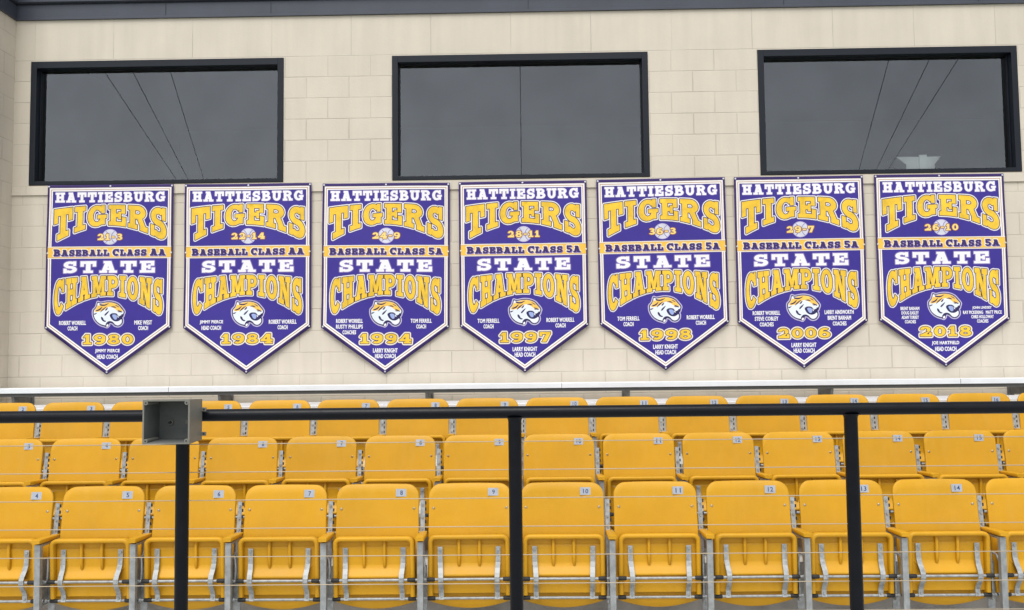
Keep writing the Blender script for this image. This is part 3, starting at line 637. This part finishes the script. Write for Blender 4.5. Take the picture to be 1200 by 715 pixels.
# ------------------------------------------------------------------ tip-up stadium seat
LEAN = .14
def yb_at(z): return (z-.76)*LEAN
def build_seat():
    root = empty('stadium_seat'); 
    # backrest shell
    W, TOP, rcn = .2385, .806, .068
    us = sorted(set([-1, -.995, -.985, -.97, -.95, -.92, -.88, -.83, -.78, -.72] + [i/10 for i in range(-6, 7)] + [1, .995, .985, .97, .95, .92, .88, .83, .78, .72])); nv = 14
    def outline(u, v, inset=0):
        ax = abs(u)*W; drop = 0
        if ax > W-rcn: drop = rcn - math.sqrt(max(0, rcn*rcn-(ax-(W-rcn))**2))
        zt = TOP - drop + .003*(1-u*u); zb = .170 - .048*math.cos(u*math.pi/2)**.8
        z = zb + (zt-zb)*v
        wid = 1.0 if z > .62 else 1.0 + .012*min(1, (.62-z)/.2)
        x = u*W*wid
        if inset:
            x -= math.copysign(min(inset, abs(x)), x)*(abs(u)**6); z += inset*((1-v)**8) - inset*(v**8)
        return x, z
    def yy(x, z): return yb_at(z) + .020*(1-(x/W)**2)*(.4+.6*min(1, max(0, (z-.12)/.5))) - .012
    sh = MB(); nu = len(us)
    def grid(inset, dy): return [(x, yy(x, z)+dy, z) for v in range(nv+1) for u in us for x, z in [outline(u, v/nv, inset)]]
    fr = grid(.004, 0); md = grid(0, .004); bk = grid(0, .016)
    idx = lambda i, j: j*nu+i
    N = nu*(nv+1); F = []
    for j in range(nv):
        for i in range(nu-1): F.append((idx(i, j), idx(i+1, j), idx(i+1, j+1), idx(i, j+1))); F.append((2*N+idx(i, j), 2*N+idx(i, j+1), 2*N+idx(i+1, j+1), 2*N+idx(i+1, j)))
    per = [idx(i, 0) for i in range(nu)] + [idx(nu-1, j) for j in range(1, nv+1)] + [idx(i, nv) for i in range(nu-2, -1, -1)] + [idx(0, j) for j in range(nv-1, 0, -1)]
    for a, b in zip(per, per[1:]+per[:1]):
        F.append((a, N+a, N+b, b)); F.append((N+a, 2*N+a, 2*N+b, N+b))
    sh.add(fr+md+bk, F, 0, True)
    bo = sh.build('backrest', M['yellow'], root)
    for sx_ in (-1, 1):
        x, z = sx_*.211, .672; y = yy(x, z)
        b = MB(); b.tube([(x, y+.004, z), (x, y-.001, z-.0002), (x, y-.0035, z-.0006)], 0, 12, rs=[.0085, .0085, .0055]); b.build('bolt', M['bolt'], bo)
    pz, px = .760, .136; y = yy(px, pz)
    tl = lambda zz: y + (zz-pz)*LEAN
    p = MB(); hw, hh = .033, .0215
    p.add([(px-hw, tl(pz-hh)+.004, pz-hh), (px+hw, tl(pz-hh)+.004, pz-hh), (px+hw, tl(pz+hh)+.004, pz+hh), (px-hw, tl(pz+hh)+.004, pz+hh),
           (px-hw, tl(pz-hh)-.0030, pz-hh), (px+hw, tl(pz-hh)-.0030, pz-hh), (px+hw, tl(pz+hh)-.0030, pz+hh), (px-hw, tl(pz+hh)-.0030, pz+hh)], BF)
    p.build('number_plate', M['plate'], root)
    root['plate'] = [px, pz, y]
    # folded seat pan, underside towards us
    pan = MB(); yF = -.178
    def ry(z): return yF + (.55-z)*.06           # rim plane leans a little
    hwid, zt, zb, r = .2165, .531, .206, .030
    path = []
    def fr_(x, z, nx, nz): path.append(((x, ry(z), z), (nx, 0, nz), (0, -1, .05)))
    for z in (zb, .25, .35, .45, zt-r): fr_(-hwid, z, 1, 0)
    for k in range(1, 6):
        a = math.pi - k*math.pi/12; fr_(-hwid+r+r*math.cos(a), zt-r+r*math.sin(a), -math.cos(a), -math.sin(a))
    for x in (-hwid+r, -.1, 0, .1, hwid-r): fr_(x, zt, 0, -1)
    for k in range(1, 6):
        a = math.pi/2 - k*math.pi/12; fr_(hwid-r+r*math.cos(a), zt-r+r*math.sin(a), -math.cos(a), -math.sin(a))
    for z in (zt-r, .45, .35, .25, zb): fr_(hwid, z, -1, 0)
    t = .0125
    pr = [(-t, -.058), (-t, -.004), (-t+.004, .002), (-t+.009, .004), (t-.009, .004), (t-.004, .002), (t, -.004), (t, -.058)]
    pan.sweep(path, pr, smooth=True)
    prof_ = [(.524, .046), (.500, .046), (.488, .045), (.484, .036), (.47, .035), (.44, .036), (.41, .037), (.385, .035), (.365, .028), (.350, .018), (.338, .008), (.327, -.002), (.319, -.006), (.314, -.004), (.312, .004), (.314, .03), (.30, .055)]
    xs_ = [-.206, -.2, -.15, -.1, -.05, 0, .05, .1, .15, .2, .206]
    vv = []
    for z, dy in prof_:
        for x in xs_:
            k = abs(x)/.206; lift = 0
            xx = x*(1 if z > .40 else 1 - .26*min(1, (.40-z)/.06)) if z < .40 else x
            vv.append((xx, ry(z)+dy, z+lift*.5))
    nx = len(xs_); pan.add(vv, [(j*nx+i, j*nx+i+1, (j+1)*nx+i+1, (j+1)*nx+i) for j in range(len(prof_)-1) for i in range(nx-1)], 0, True)
    # top shelf behind the rim and the far (sitting) face
    pan.box(-.204, .204, ry(.52)+.042, ry(.52)+.062, .215, .530)
    po = pan.build('seat_pan', M['yellow'], root)
    for x in (-.058, .058):
        rb = MB(); rb.tube([(x, ry(.523)+.038, .523), (x, ry(.50)+.028, .50), (x, ry(.46)+.024, .46), (x, ry(.41)+.025, .41), (x, ry(.372)+.026, .375), (x, ry(.36)+.034, .362)], 0, 10, rs=[.0095, .0095, .0095, .0095, .009, .004])
        rb.build('rib', M['yellow'], po)
    for sx_ in (-1, 1):
        x = sx_*.163; s_ = MB()
        pts = [(.476, .030), (.468, .028), (.43, .026), (.39, .020), (.36, .006), (.335, -.014), (.315, -.025), (.295, -.027), (.275, -.018), (.25, .002), (.225, .012), (.20, .010), (.185, .004)]
        pth = []
        for i, (z, dy) in enumerate(pts):
            a = pts[max(0, i-1)]; b = pts[min(len(pts)-1, i+1)]; tv = Vector((0, b[1]-a[1], b[0]-a[0])).normalized(); nn = Vector((0, tv.z, -tv.y))
            if nn.y > 0: nn = -nn
            xk = x - sx_*.006*max(0, min(1, (.40-z)/.08))
            pth.append(((xk, ry(z)+dy, z), (1, 0, 0), nn))
        hw = .0135; s_.sweep(pth, [(-hw, 0), (hw, 0), (hw, .005), (-hw, .005)], smooth=False)
        c = (x, ry(.462)+.022, .462); s_.tube([(c[0], c[1]+.003, c[2]), (c[0], c[1]-.004, c[2])], .007, 8)
        c2 = (x-sx_*.006, ry(.205)+.004, .205); s_.tube([(c2[0], c2[1]+.003, c2[2]), (c2[0], c2[1]-.004, c2[2])], .006, 8)
        s_.build('strap', M['galv'], root)
    for z, dy in ((.304, -.018), (.191, .012)):
        yr_ = ry(z)+dy; rd = MB(); rd.tube([(-.262, yr_, z), (.262, yr_, z)], .0072, 12)
        for sx_ in (-1, 1): rd.tube([(sx_*.250, yr_, z), (sx_*.262, yr_, z)], .0115, 6)
        ro = rd.build('hinge_rod', M['galv'], root)
        for sx_ in (-1, 1):
            bu = MB(); bu.tube([(sx_*.190, yr_, z), (sx_*.194, yr_, z), (sx_*.232, yr_, z), (sx_*.236, yr_, z)], 0, 12, rs=[.009, .0118, .0118, .009]); bu.build('bushing', M['rubber'], ro)
    # standard on the right-hand side and its armrest
    h = PITCH/2; sp = MB()
    sp.box(h-.0165, h+.0165, -.232, -.200, 0, .522, 0, .003)
    sp.box(h-.021, h+.021, -.27, -.02, 0.0, .008)
    sp.build('standard', M['galv_post'], root)
    br = MB()
    pth = [((h-.008, yb_at(z)+.012, z), (1, 0, 0), (0, -1, .14)) for z in (.28, .40, .52, .64, .715)]
    br.sweep(pth, [(-.0125, 0), (.0125, 0), (.0125, .005), (-.0125, .005)], smooth=False)
    br.box(h-.026, h-.018, -.14, -.02, .16, .42); br.box(h-.018, h+.022, -.075, -.067, .10, .36)
    for z in (.69, .62, .56): br.tube([(h-.008, yb_at(z)+.010, z), (h-.008, yb_at(z)-.001, z)], .0065, 6)
    for z in (.70, .665, .63, .595, .56): br.box(h+.006, h+.013, yb_at(z)+.006, yb_at(z)+.012, z-.009, z+.009, 1)
    br.box(h-.014, h+.014, -.20, -.03, .508, .5195)
    br.tube([(h+.016, -.15, .30), (h+.020, -.15, .36), (h+.010, -.13, .41), (h-.006, -.10, .42)], .006, 8)
    br.build('side_bracket', [M['galv'], M['rubber']], root)
    am = MB(); sec = [(-.022, 0), (-.024, .003), (-.024, .019), (-.021, .0225), (.021, .0225), (.024, .019), (.024, .003), (.022, 0)]
    fr2 = [(-.012, .80, .002), (-.06, .86, .003), (-.14, 1, .005), (-.215, 1, .008), (-.246, 1, .009), (-.250, .9, .010)]
    pth = [((h, y, .522+dz), (k, 0, 0), (0, 0, k)) for y, k, dz in fr2]
    am.sweep(pth, sec, smooth=True); am.build('armrest', M['yellow'], root)
    return root
proto = build_seat()
NUM = {}
def numeral_mesh(n):
    if n in NUM: return NUM[n]
    px, pz, y = proto['plate']; vv, ff = text_shape(str(n), .01); h = .0255; wd = h*(.62 if n < 10 else 1.18)
    me = bpy.data.meshes.new('numeral')
    me.from_pydata([(px+(a-.5)*wd, y+(pz+(b-.5)*h-pz)*LEAN-.0040, pz+(b-.5)*h) for a, b in vv], [], ff); me.materials.append(M['numeral'])
    NUM[n] = me; return me
ROWN = ['front', 'middle', 'back']; RNG = [(3, 16), (3, 17), (2, 17)]
kids = [(c, list(c.children)) for c in proto.children]
first = True
for r in range(3):
    for n in range(RNG[r][0], RNG[r][1]+1):
        if first: root = proto; first = False; parts = list(proto.children)
        else:
            root = proto.copy(); COL.objects.link(root); parts = []
            for c, gs in kids:
                q = c.copy(); COL.objects.link(q); q.parent = root; parts.append(q)
                for g_ in gs:
                    d_ = g_.copy(); COL.objects.link(d_); d_.parent = q
        root.location = (ROWX[r]+(n-10)*PITCH, ROWY[r], r*RISE)
        rr = random.Random(n*31+r*7); root.rotation_euler = (R(rr.uniform(-.6, .6)), 0, R(rr.uniform(-.8, .8)))
        pre = 'folded yellow plastic stadium seat'
        tag(root, f'{pre} with number plate {n} in the {ROWN[r]} row', 'seat', 'folded yellow stadium seats')
        for q in parts:
            if q.name.split('.')[0] == 'number_plate':
                no = bpy.data.objects.new('numeral', numeral_mesh(n)); COL.objects.link(no); no.parent = q
            if q.name.split('.')[0] == 'seat_pan': q.rotation_euler = (R(rr.uniform(-.7, .7)), 0, 0)
if 'plate' in proto: 
    for o in COL.objects:
        if 'plate' in o: del o['plate']

# ------------------------------------------------------------------ guard railing in front of the seats
gr = empty('guard_railing', (0, 3.3, 0)); tag(gr, 'black pipe guard railing with thin steel cables in front of the seats', 'railing')
RZ = 1.334; px_ = [-2.472, -1.261, -.050, 1.161, 2.372]
MB().tube([(-3.4, 0, RZ), (3.4, 0, RZ)], .0222, 24).build('top_rail', M['rail'], gr)
for x in px_:
    p = MB(); p.tube([(x, 0, 0.0), (x, 0, RZ-.034), (x, 0, RZ-.026), (x, 0, RZ-.018)], 0, 24, rs=[.0240, .0240, .0252, .031]); p.tube([(x, 0, .0), (x, 0, .01)], .06, 20)
    p.build('post', M['rail'], gr)
for k in range(12):
    z = 1.229 - k*.1012
    pts = []
    for i, x in enumerate([-3.4]+px_+[3.4]):
        pts.append((x, 0, z))
    MB().tube(pts, .0018, 6).build('cable', M['cable'], gr)

# ------------------------------------------------------------------ open junction box on the railing
bx0, bx1, bz0, bz1, by0, by1 = -1.342, -1.177, 1.2445, 1.3985, 3.140, 3.272
jb = empty('junction_box', ((bx0+bx1)/2, by1, bz0)); tag(jb, 'open grey plastic electrical junction box fixed to the black railing', 'electrical box')
L = jb.location
def rel(o): o.location = -L; o.parent = jb; return o
t = .0055; sh = MB(); fl = .004   # shell tapers slightly to the back
def ring(x0, x1, z0, z1, y): return [(x0, y, z0), (x1, y, z0), (x1, y, z1), (x0, y, z1)]
o1 = ring(bx0, bx1, bz0, bz1, by0); o2 = ring(bx0+fl, bx1-fl, bz0+fl, bz1-fl, by1)
i1 = ring(bx0+t, bx1-t, bz0+t, bz1-t, by0); i2 = ring(bx0+fl+t, bx1-fl-t, bz0+fl+t, bz1-fl-t, by1-.008)
v_ = o1+o2+i1+i2; q = lambda a, b, k: (a+k, a+(k+1) % 4, b+(k+1) % 4, b+k)
sh.add(v_, [q(0, 4, k) for k in range(4)] + [q(0, 8, k) for k in range(4)] + [(4, 5, 6, 7)], 0)
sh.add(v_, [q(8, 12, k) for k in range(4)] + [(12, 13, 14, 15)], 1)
rel(sh.build('shell', [M['pvc'], M['pvc_in']], jb, recalc=False))
for cx_, cz_ in ((bx0+.011, bz0+.011), (bx1-.011, bz0+.011), (bx0+.011, bz1-.011), (bx1-.011, bz1-.011)):
    c = MB(); c.tube([(cx_, by0-.0008, cz_), (cx_, by0+.10, cz_)], .0075, 14); 
    c.tube([(cx_, by0-.0015, cz_), (cx_, by0, cz_)], .003, 8, 1)
    rel(c.build('screw_boss', [M['pvc'], M['rubber']], jb))
for z in (bz0+.018, bz1-.048):
    e = MB(); e.box(bx1-.006, bx1+.013, by1-.010, by1-.001, z, z+.014, 0, .002); e.tube([(bx1+.006, by1-.0115, z+.007), (bx1+.006, by1-.0095, z+.007)], .003, 8, 1); rel(e.build('mounting_ear', [M['pvc'], M['rubber']], jb))
    e = MB(); e.box(bx0-.013, bx0+.006, by1-.010, by1-.001, z, z+.014, 0, .002); rel(e.build('mounting_ear', [M['pvc'], M['rubber']], jb))
kn = MB(); kx, kz = bx0+.052, bz0+.068; kn.tube([(kx, by1-.008, kz), (kx, by1-.016, kz)], .010, 14); kn.tube([(kx, by1-.016, kz), (kx, by1-.026, kz)], .0055, 8, 1); rel(kn.build('fixing_screw', [M['pvc'], M['rubber']], jb))
sq = MB().box(bx0+.104, bx0+.118, by1-.011, by1-.007, bz0+.062, bz0+.076); rel(sq.build('knockout', M['pvc'], jb))

# ------------------------------------------------------------------ cables overhead behind the photographer (seen reflected in the panes)
def unproj(px, py, dep):
    d = fx + rx*((px-600)/1060) - ux*((py-357.5)/1060); d = d*(dep/d.y); return Vector((d.x, d.y, d.z+EYE))
for side, hub, lines in (('left', (267, 297), ((123, 83), (156, 83), (200, 83))), ('right', (981, 289), ((1041, 70), (1089, 68), (1123, 67)))):
    vy = 70.0; top = unproj(*hub, vy); top = Vector((top.x, 2*GY-top.y, top.z))
    po = MB(); po.tube([(top.x, top.y, -.02), (top.x, top.y, top.z+.6)], 0, 12, rs=[.17, .11]); po.box(top.x-1.0, top.x+1.0, top.y-.06, top.y+.06, top.z-.08, top.z+.06)
    tag(po.build('utility_pole', M['pole']), f'wooden pole with crossarm far behind the photographer, its cables reflected in the {side} window', 'pole')
    for k, ln in enumerate(lines):
        tt = 115.0; sl = (ln[0]-hub[0])/(ln[1]-hub[1]); a = unproj(ln[0]-sl*tt, ln[1]-tt, 9.6); a = Vector((a.x, 2*GY-a.y, a.z))
        # slight sag
        pts = []
        for i in range(13):
            s_ = i/12; p = top.lerp(a, s_); p.z -= .10*4*s_*(1-s_); pts.append(p)
        tag(MB().tube(pts, .0055, 6).build('overhead_cable', M['wire']), f'{["leftmost","middle","rightmost"][k]} thin dark cable line reflected in the {side} window', 'cable', 'cables reflected in the windows')
